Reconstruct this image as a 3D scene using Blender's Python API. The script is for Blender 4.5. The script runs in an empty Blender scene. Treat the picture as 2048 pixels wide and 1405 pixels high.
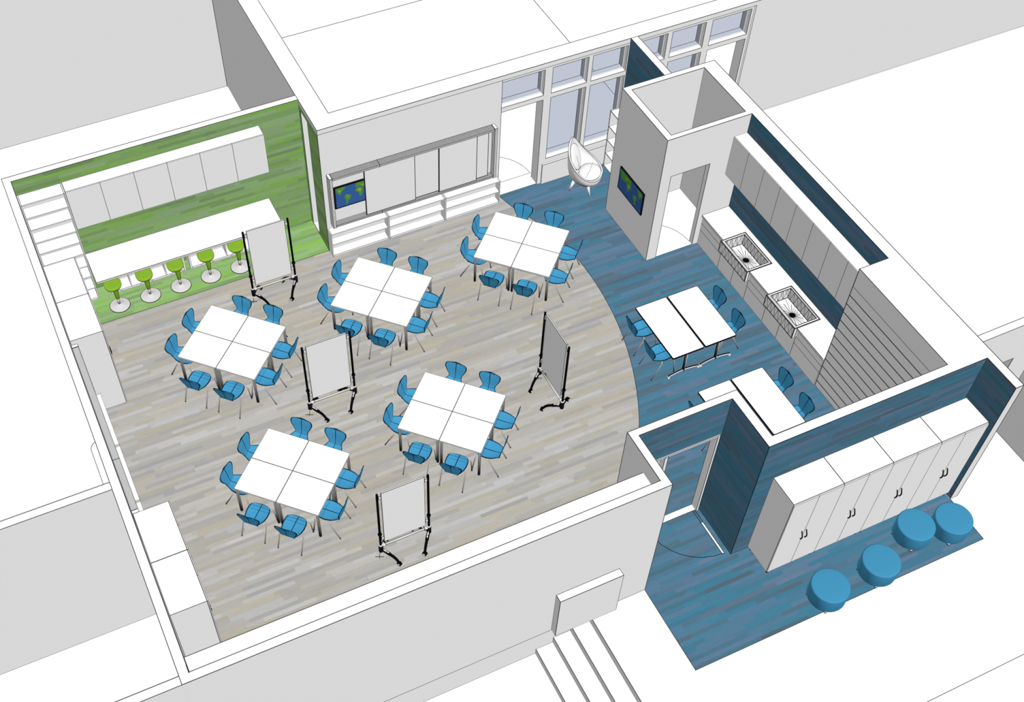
import bpy, bmesh, math, random
from mathutils import Vector, Matrix

random.seed(4)
SC = bpy.context.scene
COL = SC.collection
PI = math.pi
W = 0.0075           # width of the dark edging on furniture faces
LW = 0.0095          # thickness of the dark edging along walls


# ------------------------------------------------------------------ materials
def lin(c):
    c = c / 255.0
    return c / 12.92 if c <= 0.04045 else ((c + 0.055) / 1.055) ** 2.4


def rgb(r, g, b):
    return (lin(r), lin(g), lin(b), 1.0)


def flat(name, r, g, b):
    m = bpy.data.materials.new(name)
    m.use_nodes = True
    nt = m.node_tree
    nt.nodes.clear()
    out = nt.nodes.new('ShaderNodeOutputMaterial')
    d = nt.nodes.new('ShaderNodeBsdfDiffuse')
    d.inputs['Color'].default_value = rgb(r, g, b)
    d.inputs['Roughness'].default_value = 0.0
    nt.links.new(d.outputs[0], out.inputs[0])
    m.diffuse_color = rgb(r, g, b)
    return m


def planks(name, palette, along, across, h, length, seed):
    """long thin floor boards: along / across are the world axes of the boards"""
    m = bpy.data.materials.new(name)
    m.use_nodes = True
    nt = m.node_tree
    nt.nodes.clear()
    N, L = nt.nodes.new, nt.links.new

    def math_(op, a, b=None, c=None):
        n = N('ShaderNodeMath')
        n.operation = op
        for i, v in enumerate((a, b, c)):
            if v is None:
                continue
            if isinstance(v, (int, float)):
                n.inputs[i].default_value = v
            else:
                L(v, n.inputs[i])
        return n.outputs[0]

    geo = N('ShaderNodeNewGeometry')
    sep = N('ShaderNodeSeparateXYZ')
    L(geo.outputs['Position'], sep.inputs[0])
    u, v = sep.outputs[along], sep.outputs[across]

    def layer(hh, ll, sd):
        row = math_('FLOOR', math_('DIVIDE', math_('ADD', v, 50.0 + seed * 0.37), hh))
        wn = N('ShaderNodeTexWhiteNoise')
        wn.noise_dimensions = '2D'
        cv = N('ShaderNodeCombineXYZ')
        L(row, cv.inputs[0])
        cv.inputs[1].default_value = sd
        L(cv.outputs[0], wn.inputs['Vector'])
        uu = math_('ADD', math_('DIVIDE', u, ll), math_('MULTIPLY', wn.outputs['Value'], 17.0))
        col = math_('FLOOR', uu)
        wn2 = N('ShaderNodeTexWhiteNoise')
        wn2.noise_dimensions = '3D'
        cv2 = N('ShaderNodeCombineXYZ')
        L(row, cv2.inputs[0])
        L(col, cv2.inputs[1])
        cv2.inputs[2].default_value = sd + 0.5
        L(cv2.outputs[0], wn2.inputs['Vector'])
        ramp = N('ShaderNodeValToRGB')
        ramp.color_ramp.interpolation = 'CONSTANT'
        cr = ramp.color_ramp
        while len(cr.elements) < len(palette):
            cr.elements.new(0.5)
        for i, c in enumerate(palette):
            cr.elements[i].position = i / len(palette)
            cr.elements[i].color = rgb(*c)
        L(wn2.outputs['Value'], ramp.inputs[0])
        return ramp.outputs[0]

    a = layer(h, length, seed)
    b = layer(h, length * 2.3, seed + 3.0)
    mix = N('ShaderNodeMix')
    mix.data_type = 'RGBA'
    mix.inputs['Factor'].default_value = 0.35
    L(a, mix.inputs[6])
    L(b, mix.inputs[7])
    # short fibre streaks inside each board
    cvn = N('ShaderNodeCombineXYZ')
    L(math_('MULTIPLY', u, 6.0), cvn.inputs[0])
    L(math_('MULTIPLY', v, 40.0), cvn.inputs[1])
    nz = N('ShaderNodeTexNoise')
    nz.noise_dimensions = '2D'
    nz.inputs['Scale'].default_value = 1.0
    nz.inputs['Detail'].default_value = 2.0
    L(cvn.outputs[0], nz.inputs['Vector'])
    bright = math_('MULTIPLY_ADD', nz.outputs[0], 0.14, 0.93)
    mul = N('ShaderNodeMix')
    mul.data_type = 'RGBA'
    mul.blend_type = 'MULTIPLY'
    mul.inputs['Factor'].default_value = 1.0
    L(mix.outputs[2], mul.inputs[6])
    L(bright, mul.inputs[7])
    d = N('ShaderNodeBsdfDiffuse')
    L(mul.outputs[2], d.inputs['Color'])
    out = N('ShaderNodeOutputMaterial')
    L(d.outputs[0], out.inputs[0])
    return m


def glass(name):
    m = bpy.data.materials.new(name)
    m.use_nodes = True
    nt = m.node_tree
    nt.nodes.clear()
    out = nt.nodes.new('ShaderNodeOutputMaterial')
    tr = nt.nodes.new('ShaderNodeBsdfTransparent')
    tr.inputs['Color'].default_value = (0.718, 0.743, 0.803, 1)
    nt.links.new(tr.outputs[0], out.inputs[0])
    return m


BEIGE = [(184, 178, 164), (177, 174, 169), (192, 192, 192), (164, 163, 164), (187, 182, 168),
         (175, 173, 167), (197, 196, 195), (171, 169, 163), (183, 182, 179), (181, 175, 158)]
BLUE = [(71, 127, 152), (95, 125, 154), (81, 120, 145), (85, 106, 120), (69, 129, 154),
        (104, 127, 154), (77, 125, 151), (91, 112, 127), (69, 122, 147), (93, 125, 151)]
GREEN = [(140, 188, 96), (152, 188, 132), (132, 170, 104), (160, 186, 148), (128, 158, 108),
         (138, 192, 88), (148, 190, 112), (146, 180, 126)]

M = {
    'white': flat('white_paint', 253, 253, 253),
    'edge': flat('dark_edging', 52, 52, 54),
    'black': flat('black_plastic', 12, 12, 13),
    'char': flat('charcoal_plastic', 40, 40, 42),
    'metal': flat('grey_steel', 176, 172, 170),
    'dmetal': flat('dark_grey_steel', 140, 138, 136),
    'chrome': flat('pale_chrome', 222, 220, 218),
    'chair': flat('blue_moulded_plastic', 70, 156, 202),
    'chairline': flat('dark_blue_edging', 16, 44, 62),
    'pouf': flat('blue_upholstery', 70, 150, 190),
    'stool': flat('green_plastic', 134, 178, 52),
    'stoolline': flat('dark_green_edging', 40, 58, 14),
    'base': flat('stool_base_grey', 214, 212, 212),
    'sea': flat('map_sea_blue', 62, 104, 170),
    'land': flat('map_land_green', 92, 160, 58),
    'land2': flat('map_land_yellow', 160, 176, 84),
    'bezel': flat('screen_bezel_black', 26, 25, 26),
    'handle': flat('dark_handle_metal', 44, 44, 46),
    'line': flat('thin_grey_edging', 70, 70, 72),
    'floor_beige': planks('beige_plank_floor', BEIGE, 0, 1, 0.076, 0.95, 1.0),
    'floor_blue': planks('blue_plank_floor', BLUE, 0, 1, 0.076, 0.95, 5.0),
    'floor_green': planks('green_plank_floor', GREEN, 0, 1, 0.076, 0.95, 9.0),
    'green_y': planks('green_plank_wall_across', GREEN, 0, 2, 0.076, 0.95, 12.0),
    'green_x': planks('green_plank_wall_along', GREEN, 1, 2, 0.076, 0.95, 13.0),
    'blue_y': planks('blue_plank_wall_across', BLUE, 0, 2, 0.076, 0.95, 15.0),
    'blue_x': planks('blue_plank_wall_along', BLUE, 1, 2, 0.076, 0.95, 16.0),
    'glass': glass('tinted_glass'),
}


# --------------------------------------------------------------- mesh builder
class MB:
    def __init__(self):
        self.v, self.f, self.m, self.s = [], [], [], []
        self.xf = None

    def _add(self, pts):
        i = len(self.v)
        if self.xf is not None:
            pts = [tuple(self.xf @ Vector(p)) for p in pts]
        self.v.extend(tuple(p) for p in pts)
        return i

    def face(self, pts, mat, smooth=False):
        i = self._add(pts)
        self.f.append(tuple(range(i, i + len(pts))))
        self.m.append(mat)
        self.s.append(smooth)

    def quad(self, p, mat, edge=None, sides=(1, 1, 1, 1), emat='edge'):
        """rectangle with dark edging of width EDGE along the given sides, one welded piece"""
        p = [Vector(q) for q in p]
        a, b = (p[1] - p[0]), (p[3] - p[0])
        la, lb = a.length, b.length
        if not edge or not any(sides) or la < 1e-6 or lb < 1e-6:
            return self.face(p, mat)
        wa, wb = min(edge, la * 0.28), min(edge, lb * 0.28)
        ua = [0, wa / la if sides[3] else 0, 1 - (wa / la if sides[1] else 0), 1]
        ub = [0, wb / lb if sides[0] else 0, 1 - (wb / lb if sides[2] else 0), 1]
        pts = []
        for j in range(4):
            for k in range(4):
                s, t = ua[k], ub[j]
                pts.append((p[0] * (1 - s) + p[1] * s) * (1 - t) + (p[3] * (1 - s) + p[2] * s) * t)
        i = self._add(pts)
        for j in range(3):
            for k in range(3):
                if ua[k + 1] - ua[k] < 1e-9 or ub[j + 1] - ub[j] < 1e-9:
                    continue
                self.f.append((i + j * 4 + k, i + j * 4 + k + 1, i + j * 4 + k + 5, i + j * 4 + k + 4))
                self.m.append(mat if (j == 1 and k == 1) else emat)
                self.s.append(False)

    def box(self, x0, x1, y0, y1, z0, z1, mat='white', edge=W, faces=None, emat='edge', skip=''):
        """faces: {'x-': material, ...} overrides; skip: letters of faces left out, e.g. 'z-'"""
        fm = faces or {}
        F = {
            'z+': [(x0, y0, z1), (x1, y0, z1), (x1, y1, z1), (x0, y1, z1)],
            'z-': [(x0, y1, z0), (x1, y1, z0), (x1, y0, z0), (x0, y0, z0)],
            'y-': [(x0, y0, z0), (x1, y0, z0), (x1, y0, z1), (x0, y0, z1)],
            'y+': [(x1, y1, z0), (x0, y1, z0), (x0, y1, z1), (x1, y1, z1)],
            'x-': [(x0, y1, z0), (x0, y0, z0), (x0, y0, z1), (x0, y1, z1)],
            'x+': [(x1, y0, z0), (x1, y1, z0), (x1, y1, z1), (x1, y0, z1)],
        }
        for k, p in F.items():
            if k in skip.split():
                continue
            self.quad(p, fm.get(k, mat), edge, emat=emat)

    def line(self, p, q, w=LW, mat='line'):
        p, q = Vector(p), Vector(q)
        d = (q - p).normalized()
        up = Vector((0, 0, 1)) if abs(d.z) < 0.9 else Vector((1, 0, 0))
        s = d.cross(up).normalized() * (w / 2)
        t = s.cross(d).normalized() * (w / 2)
        c = [p - d * (w / 2), q + d * (w / 2)]
        i = self._add([c[0] + s + t, c[0] - s + t, c[0] - s - t, c[0] + s - t,
                       c[1] + s + t, c[1] - s + t, c[1] - s - t, c[1] + s - t])
        for f in ((0, 1, 2, 3), (7, 6, 5, 4), (0, 4, 5, 1), (1, 5, 6, 2), (2, 6, 7, 3), (3, 7, 4, 0)):
            self.f.append(tuple(i + k for k in f))
            self.m.append(mat)
            self.s.append(False)

    def path(self, pts, w=LW, mat='line'):
        for a, b in zip(pts, pts[1:]):
            self.line(a, b, w, mat)

    def tube(self, pts, r, mat, n=10, caps=True, smooth=True, mats=None):
        pts = [Vector(p) for p in pts]
        rs = r if isinstance(r, (list, tuple)) else [r] * len(pts)
        rings = []
        prev = None
        for k, p in enumerate(pts):
            if k == 0:
                d = pts[1] - p
            elif k == len(pts) - 1:
                d = p - pts[k - 1]
            else:
                d = (pts[k + 1] - p).normalized() + (p - pts[k - 1]).normalized()
            d.normalize()
            if prev is None:
                up = Vector((0, 0, 1)) if abs(d.z) < 0.9 else Vector((1, 0, 0))
                s = d.cross(up).normalized()
            else:
                s = (prev - d * prev.dot(d)).normalized()
            prev = s
            t = d.cross(s)
            rings.append([p + (s * math.cos(2 * PI * i / n) + t * math.sin(2 * PI * i / n)) * rs[k] for i in range(n)])
        i0 = self._add([q for ring in rings for q in ring])
        for k in range(len(pts) - 1):
            for i in range(n):
                j = (i + 1) % n
                self.f.append((i0 + k * n + i, i0 + k * n + j, i0 + (k + 1) * n + j, i0 + (k + 1) * n + i))
                self.m.append(mats[k] if mats else mat)
                self.s.append(smooth)
        if caps:
            self.f.append(tuple(i0 + i for i in reversed(range(n))))
            self.m.append(mats[0] if mats else mat)
            self.s.append(False)
            b = i0 + (len(pts) - 1) * n
            self.f.append(tuple(b + i for i in range(n)))
            self.m.append(mats[-1] if mats else mat)
            self.s.append(False)

    def lathe(self, prof, mat, n=40, c=(0, 0, 0), mats=None, smooth=True, capbot=True, captop=True):
        i0 = self._add([(c[0] + r * math.cos(2 * PI * i / n), c[1] + r * math.sin(2 * PI * i / n), c[2] + z)
                        for r, z in prof for i in range(n)])
        for k in range(len(prof) - 1):
            for i in range(n):
                j = (i + 1) % n
                self.f.append((i0 + k * n + i, i0 + k * n + j, i0 + (k + 1) * n + j, i0 + (k + 1) * n + i))
                self.m.append(mats[k] if mats else mat)
                self.s.append(smooth)
        if capbot:
            self.f.append(tuple(i0 + i for i in reversed(range(n))))
            self.m.append(mats[0] if mats else mat)
            self.s.append(False)
        if captop:
            b = i0 + (len(prof) - 1) * n
            self.f.append(tuple(b + i for i in range(n)))
            self.m.append(mats[-1] if mats else mat)
            self.s.append(False)

    def grid(self, P, mat, mats=None, smooth=True, flip=False, closed=False):
        """P[j][i] points -> quads; mats(j,i) gives each quad's material"""
        nj, ni = len(P), len(P[0])
        i0 = self._add([p for row in P for p in row])
        for j in range(nj - 1):
            for i in range(ni if closed else ni - 1):
                k = (i + 1) % ni
                q = (i0 + j * ni + i, i0 + j * ni + k, i0 + (j + 1) * ni + k, i0 + (j + 1) * ni + i)
                self.f.append(q[::-1] if flip else q)
                self.m.append(mats(j, i) if mats else mat)
                self.s.append(smooth)

    def prism(self, poly, z0, z1, mat, top=None, edge=False):
        n = len(poly)
        self.face([(x, y, z1) for x, y in poly], top or mat)
        self.face([(x, y, z0) for x, y in reversed(poly)], mat)
        for i in range(n):
            a, b = poly[i], poly[(i + 1) % n]
            self.face([(a[0], a[1], z0), (b[0], b[1], z0), (b[0], b[1], z1), (a[0], a[1], z1)], mat)

    def build(self, name, parent=None, origin=None, weld=True):
        me = bpy.data.meshes.new(name)
        o = Vector(origin) if origin is not None else Vector((0, 0, 0))
        me.from_pydata([tuple(Vector(p) - o) for p in self.v], [], self.f)
        names = []
        for mm in self.m:
            if mm not in names:
                names.append(mm)
        for nm in names:
            me.materials.append(M[nm])
        for p, mm, sm in zip(me.polygons, self.m, self.s):
            p.material_index = names.index(mm)
            p.use_smooth = sm
        if weld:
            bm = bmesh.new()
            bm.from_mesh(me)
            bmesh.ops.remove_doubles(bm, verts=bm.verts, dist=1e-5)
            bm.to_mesh(me)
            bm.free()
        me.update()
        ob = bpy.data.objects.new(name, me)
        COL.objects.link(ob)
        if parent is not None:
            ob.parent = parent
        elif origin is not None:
            ob.location = o
        return ob


def thing(name, label, cat, loc=(0, 0, 0), rz=0.0, group=None):
    o = bpy.data.objects.new(name, None)
    COL.objects.link(o)
    o.empty_display_size = 0.1
    o.location = loc
    o.rotation_euler = (0, 0, rz)
    o['label'], o['category'] = label, cat
    if group:
        o['group'] = group
    return o


def tag(o, label, cat, group=None):
    o['label'], o['category'] = label, cat
    if group:
        o['group'] = group
    return o


def struct(name, mb, origin=None):
    o = mb.build(name, None, origin)
    o['kind'] = 'structure'
    return o


def dup(root, loc, rz, label, group=None):
    r = root.copy()
    COL.objects.link(r)
    r.location = loc
    r.rotation_euler = (0, 0, rz)
    r['label'] = label
    if group:
        r['group'] = group
    for ch in list(root.children):
        c = ch.copy()
        COL.objects.link(c)
        c.parent = r
        for g in list(ch.children):
            d = g.copy()
            COL.objects.link(d)
            d.parent = c
    return r


def bx(name, parent, x0, x1, y0, y1, z0, z1, mat='white', edge=W, faces=None, origin=None, skip='', emat='edge'):
    m = MB()
    m.box(x0, x1, y0, y1, z0, z1, mat, edge, faces, emat=emat, skip=skip)
    return m.build(name, parent, origin if origin is not None else (parent.location if parent is not None else None))


# =========================================================== the setting
H = 3.25
XL, XLO = -0.12, -0.262            # left wall inner / outer
YF, YFO = 8.015, 7.877             # front wall
YB, YBO = 18.715, 18.855           # green back wall
LOW = -0.66                        # lower ground outside

# --- ground outside
g = MB()
g.box(-60, 90, -40, 80, -0.9, LOW, 'white', None)
struct('ground', g)
g = MB()
g.prism([(6.331, YFO + 0.02), (6.331, -30), (40, -30), (40, 40), (5.6, 40), (5.6, 18.0), (XL, 18.715), (XL, YF), (6.331, YF)],
        LOW, -0.012, 'white')
g.line((6.331, 4.17, -0.012), (40, 4.17, -0.012))
struct('terrace_ground', g)

# --- floors: beige boards, blue boards up to a curved joint, green boards by the bar
CX, CY, CR = 2.364, 14.86, 7.80
arc = [(9.492, 17.695), (9.597, 17.30), (9.806, 16.80), (10.02, 16.22)]
for k in range(0, 25):
    a = math.radians(8.5) + (math.radians(-50.8) - math.radians(8.5)) * k / 24
    arc.append((CX + CR * math.cos(a), CY + CR * math.sin(a)))
arc[-1] = (7.295, 8.83)
GY = 17.708
g = MB()
g.prism([(XL, YF), (7.295, YF)] + arc[::-1] + [(9.40, 17.708), (5.485, GY), (XL, GY)], -0.012, 0.0, 'floor_beige')
g.path([(x, y, 0.0) for x, y in arc], 0.009, 'chairline')
struct('floor', g)
g = MB()
YD = 17.715
blue_in = arc + [(7.43, 9.02), (9.31, 9.012), (9.31, 8.0), (13.4, 8.0), (13.325, 10.37), (13.325, 14.645),
                 (11.43, 14.645), (11.43, 16.365), (12.392, 16.365), (12.392, YD), (9.46, YD)]
g.prism(blue_in[::-1], -0.012, 0.0, 'floor_blue')
g.prism([(7.42, 6.225), (13.39, 6.225), (13.4, 7.846), (9.148, 7.846), (9.148, 8.897), (7.428, 8.897), (7.42, 7.877)],
        -0.012, 0.0, 'floor_blue')
g.path([(7.42, 7.85, 0), (7.42, 6.225, 0), (13.39, 6.225, 0), (13.40, 7.15, 0)], 0.009)
g.line((9.46, YD, 0), (12.07, YD, 0), 0.009, 'chairline')
struct('floor_blue_boards', g)
g = MB()
g.prism([(XL, GY), (5.485, GY), (5.485, YB), (XL, YB)], -0.012, 0.0, 'floor_green')
g.line((XL, GY, 0), (5.485, GY, 0), 0.009, 'stoolline')
struct('floor_green_boards', g)
g = MB()
g.prism([(8.05, 8.897), (9.08, 8.897), (9.075, 9.02), (8.05, 9.02)], 0.0, 0.004, 'white')
g.line((8.05, 8.897, 0.004), (9.08, 8.897, 0.004), 0.007)
g.line((8.05, 9.02, 0.004), (9.07, 9.02, 0.004), 0.007)
struct('door_sill', g)
# white floor inside the closet and behind the window wall
g = MB()
g.prism([(11.56, 14.652), (13.26, 14.652), (13.26, 16.25), (11.56, 16.25)], -0.012, 0.0, 'white')
g.line((11.665, 14.65, 0), (12.57, 14.65, 0), 0.007)
g.path([(11.67 + 0.895 * math.cos(a), 14.75 + 0.895 * math.sin(a), 0.0) for a in [i * PI / 2 / 7 for i in range(8)]], 0.008)
g.line((13.25, 16.245, 0), (11.571, 16.245, 0), 0.008)
g.line((13.25, 16.245, 0), (13.25, 14.751, 0), 0.008)
struct('floor_closet', g)
g = MB()
g.prism([(5.5, YD + 0.001), (24.0, YD + 0.001), (24.0, 32.0), (5.5, 32.0)], -0.012, 0.0, 'white')
g.line((9.46, 18.085, 0), (10.47, 18.085, 0), 0.008)
g.path([(9.53 + 0.93 * math.cos(a), 18.085 + 0.93 * math.sin(a), 0.0) for a in [i * PI / 2 / 9 for i in range(10)]], 0.009)
g.line((13.54, 18.1, 0), (13.54, 31.0, 0), 0.009)
struct('floor_back_room', g)
# swing of the entrance door, inlaid in the blue boards
g = MB()
g.box(9.018, 9.06, 7.906, 8.61, 0.0, 0.004, 'white', None)
for x in (9.018, 9.06):
    g.line((x, 7.906, 0.004), (x, 8.885, 0.004), 0.009, 'chairline')
g.line((9.018, 7.906, 0.004), (9.06, 7.906, 0.004), 0.009, 'chairline')
g.path([(9.04 + 0.965 * math.cos(a), 8.885 + 0.965 * math.sin(a), 0.002) for a in [PI + i * PI / 2 / 8 for i in range(9)]], 0.009, 'chairline')
struct('trim_door_swing', g)

# --- perimeter walls
g = MB()
g.box(XLO, XL, YFO, YBO, LOW, H, 'white', None)
g.line((XLO, YFO, H), (XLO, YBO, H), 0.011)
g.line((XL, YF, H), (XL, YB, H), 0.013, 'edge')
g.line((XL, YF, H), (XL, YF + 0.24, H - 0.02), 0.02, 'edge')
struct('wall_left', g)
g = MB()
g.box(XL, 5.485, YB, YBO, LOW, H, 'white', None, faces={'y-': 'green_y'})
g.line((XLO, YBO, H), (5.485, YBO, H), 0.011)
g.line((XL, YB, H), (5.485, YB, H), 0.009)
g.line((0.7, YB, 0), (5.485, YB, 0), 0.008, 'stoolline')
g.box(XL, XL + 0.004, 18.41, YB, 0.0, H, 'green_x', None)
struct('wall_back', g)
g = MB()
g.box(XL, 7.428, YFO, YF, LOW, H, 'white', None)
g.line((XL, YF, H), (7.30, YF, H), 0.010)
g.line((XLO, YFO, H), (7.425, YFO, H), 0.009)
g.line((7.425, YFO, H), (7.425, YFO, 0), 0.010)
g.line((XLO, YFO, 0), (7.425, YFO, 0), 0.008)
g.line((XLO, YFO, LOW), (5.35, YFO, LOW), 0.008)
g.box(XL, 7.295, YF, 8.44, 2.82, 2.90, 'white', None)         # soffit along the inside of the front wall
g.line((XL, 8.44, 2.90), (7.295, 8.44, 2.90), 0.010)
struct('wall_front', g)
# vestibule: left cheek, door wall, blue cheek, blue long wall
g = MB()
g.box(7.295, 7.428, YF, 9.012, 0, H, 'white', None, faces={'x+': 'blue_x'})
g.path([(7.295, YF, H), (7.295, 9.012, H)], 0.010)
g.path([(7.428, YFO, H), (7.428, 8.885, H)], 0.010)
g.line((7.295, 9.012, H), (7.295, 9.012, 0), 0.010)
struct('wall_vestibule_left', g)
g = MB()
g.box(7.428, 9.309, 8.885, 9.012, 2.30, H, 'white', None, faces={'y-': 'blue_y'})
g.box(7.428, 7.60, 8.885, 9.012, 0, 2.30, 'white', None, faces={'y-': 'blue_y'})
g.box(9.115, 9.309, 8.885, 9.012, 0, 2.30, 'white', None, faces={'y-': 'blue_y'})
g.line((7.428, 8.885, H), (9.148, 8.885, H), 0.010)
g.line((7.295, 9.012, H), (9.309, 9.012, H), 0.010)
struct('wall_vestibule_door', g)
g = MB()
g.box(9.148, 9.309, 7.846, 8.885, 0, H, 'white', None, faces={'x-': 'blue_x', 'y-': 'blue_y'})
g.line((9.148, 7.846, H), (9.148, 8.885, H), 0.009, 'chairline')
g.line((9.309, 8.005, H), (9.309, 9.012, H), 0.010)
g.line((9.148, 7.846, 0), (9.148, 7.846, H), 0.009, 'chairline')
g.line((9.148, 8.885, 0), (9.148, 8.885, H), 0.009, 'chairline')
g.line((9.148, 7.846, 0), (9.148, 8.885, 0), 0.009, 'chairline')
struct('wall_vestibule_right', g)
g = MB()
g.box(9.309, 13.4, 7.846, 8.005, 0, H, 'white', None, faces={'y-': 'blue_y'})
g.line((9.148, 7.846, H), (13.4, 7.846, H), 0.009, 'chairline')
g.line((9.309, 8.005, H), (12.716, 8.005, H), 0.010)
g.line((9.148, 7.846, 0), (13.4, 7.846, 0), 0.009, 'chairline')
struct('wall_front_blue', g)
g = MB()
g.box(13.4, 13.56, 7.15, 8.005, 0, H, 'white', None, faces={'x-': 'blue_x'})
g.box(13.325, 13.56, 8.005, 16.365, 0, H, 'white', None, faces={'x-': 'blue_x'})
g.line((13.56, 7.15, H), (13.56, 16.365, H), 0.011)
g.path([(13.4, 7.846, H), (13.4, 7.15, H), (13.56, 7.15, H)], 0.010)
g.line((13.4, 7.15, 0), (13.4, 7.15, H), 0.010)
g.line((13.56, 7.15, 0), (13.56, 7.15, H), 0.010)
g.line((13.4, 7.846, 0), (13.4, 7.846, H), 0.009, 'chairline')
g.line((13.4, 7.15, 0), (13.56, 7.15, 0), 0.008)
g.line((13.325, 10.37, H), (13.325, 14.635, H), 0.010, 'chairline')
struct('wall_right', g)
# deep bulkhead with a slatted front
g = MB()
g.box(12.716, 13.325, 8.005, 10.368, 0, H, 'white', None, faces={'z+': 'white'})
for k in range(13):
    z = 0.152 + 0.2212 * k
    g.line((12.716, 8.005, z), (12.716, 10.368, z), 0.016 if k < 12 else 0.008)
g.line((12.716, 10.368, 0), (12.716, 10.368, H), 0.013, 'edge')
g.line((12.716, 8.005, H), (12.716, 10.368, H), 0.009)
g.line((12.716, 10.368, H), (13.325, 10.368, H), 0.010)
g.line((12.716, 8.005, 0), (12.716, 10.368, 0), 0.009)
struct('wall_slatted_bulkhead', g)
# closet
g = MB()
g.box(11.43, 11.571, 14.645, 16.365, 0, H, 'white', None)
g.box(11.571, 13.325, 16.245, 16.365, 0, H, 'white', None)
g.box(13.25, 13.325, 14.645, 16.245, 0, H, 'white', None)
g.box(11.571, 11.667, 14.645, 14.751, 0, H, 'white', None)
g.box(12.57, 13.25, 14.645, 14.751, 0, H, 'white', None)
g.box(11.667, 12.57, 14.645, 14.751, 2.26, H, 'white', None)
g.path([(11.43, 16.365, H), (11.43, 14.645, H), (13.325, 14.645, H)], 0.010)
g.line((11.43, 16.365, H), (13.56, 16.365, H), 0.010)
g.path([(11.571, 16.245, H), (13.25, 16.245, H), (13.25, 14.751, H), (11.571, 14.751, H), (11.571, 16.245, H)], 0.010)
g.line((11.43, 14.645, 0), (11.43, 14.645, H), 0.010)
g.line((11.43, 16.365, 0), (11.43, 16.365, H), 0.010)
g.line((13.25, 16.245, 0), (13.25, 16.245, H), 0.009)
g.line((13.325, 14.645, 0.82), (13.325, 14.645, H), 0.009)
g.line((11.43, 14.645, 0), (11.43, 16.365, 0), 0.009)
g.path([(11.667, 14.645, 0), (11.667, 14.645, 2.26), (12.57, 14.645, 2.26), (12.57, 14.645, 0)], 0.009)
g.line((12.57, 14.751, 0), (12.57, 14.751, 2.26), 0.009)
struct('wall_closet', g)
# partition behind the closet
g = MB()
g.box(12.392, 12.553, 16.365, 17.695, 0, H, 'white', None, faces={'x-': 'blue_x'})
g.line((12.392, 16.365, H), (12.392, 17.695, H), 0.009, 'chairline')
g.line((12.553, 16.365, H), (12.553, 17.695, H), 0.010)
g.line((12.392, 17.695, 0), (12.392, 17.695, H), 0.009, 'chairline')
struct('wall_partition', g)
# block behind the boards: front wall, west wall with a tall opening, roof
g = MB()
g.box(5.485, 9.45, 17.695, 18.08, 0, 3.14, 'white', None, faces={'x-': 'green_x'})
g.line((5.485, 17.695, 0), (5.485, 17.695, H), 0.010)
g.line((9.45, 17.695, 0), (9.45, 17.695, 3.14), 0.010)
g.line((5.485, 17.695, 0), (9.45, 17.695, 0), 0.008)
struct('wall_board', g)
g = MB()
g.box(5.485, 5.875, 18.08, 18.25, 0, 3.14, 'white', None, faces={'x-': 'green_x'})
g.box(5.485, 5.875, 18.62, YB, 0, 3.14, 'white', None, faces={'x-': 'green_x'})
g.box(5.485, 5.875, 18.25, 18.62, 3.05, 3.14, 'white', None, faces={'x-': 'green_x'})
g.box(5.485, 5.875, YB, 40.0, LOW - 0.05, 3.14, 'white', None)
g.path([(5.485, 18.62, 0.0), (5.485, 18.62, 3.05), (5.485, 18.25, 3.05), (5.485, 18.25, 0.0)], 0.009, 'stoolline')
g.line((5.485, YB, 0), (5.485, YB, 3.2), 0.009, 'stoolline')
g.line((5.485, 17.70, 0.0), (5.485, YB, 0.0), 0.009, 'stoolline')
g.line((5.485, 18.86, LOW), (5.485, 24.67, LOW), 0.009)
struct('wall_west', g)
g = MB()
g.box(5.485, 60.0, 17.695, 40.0, 3.14, H, 'white', None)
g.box(5.485, 5.49, 17.69, YB, 3.14, H, 'green_x', None)
g.path([(5.485, 40, H), (5.485, 17.695, H), (60.0, 17.695, H)], 0.010)
g.line((5.485, 17.695, 3.14), (15.49, 17.695, 3.14), 0.008)
g.path([(5.875, 40, H), (5.875, 18.085, H), (60.0, 18.085, H)], 0.011)
g.line((5.875, 20.69, H), (11.18, 20.69, H), 0.011)
g.line((11.18, 18.085, H), (11.18, 40.0, H), 0.011)
struct('ceiling', g)
# window wall: mullions, head and transom bars
FR = [(9.45, 10.422), (10.60, 11.432), (11.532, 12.362), (12.60, 13.312), (13.427, 14.252), (14.412, 15.385)]
Y0, Y1 = 17.695, 17.955
g = MB()
posts = [(10.422, 10.60), (11.432, 11.532), (12.362, 12.392), (12.553, 12.60), (13.312, 13.427), (14.252, 14.412), (15.385, 15.49)]
for a, b in posts:
    g.box(a, b, Y0, Y1, 0, 3.14, 'white', None)
for a, b in FR:
    g.box(a, b, Y0, Y1, 3.09, 3.14, 'white', None)
    g.box(a, b, Y0, Y1, 2.335, 2.447, 'white', None)
for i in (1, 2, 3, 4):
    a, b = FR[i]
    g.box(a, b, Y0, Y1, 0, 0.682, 'white', None)
for i, (a, b) in enumerate(FR):
    zb = 0.0 if i in (0, 5) else 0.682
    for z0, z1 in ((2.447, 3.09), (zb, 2.335)):
        g.path([(a, Y0, z0), (a, Y0, z1), (b, Y0, z1), (b, Y0, z0)], 0.009)
        if z0 > 0:
            g.line((a, Y0, z0), (b, Y0, z0), 0.009)
            g.line((a, Y1, z0), (b, Y1, z0), 0.009)
        g.line((b, Y1, z0), (b, Y1, z1), 0.009)
        if z0 > 0:
            g.line((b, 17.815, z0), (b, 17.815, z1), 0.008)
            g.line((a, 17.812, z0), (b, 17.812, z0), 0.008)
g.line((15.49, Y0, 0), (15.49, Y0, 3.15), 0.010)
g.line((15.45, Y0, 0), (15.45, Y0, 3.15), 0.008)
struct('wall_window', g)
n = 0
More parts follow.
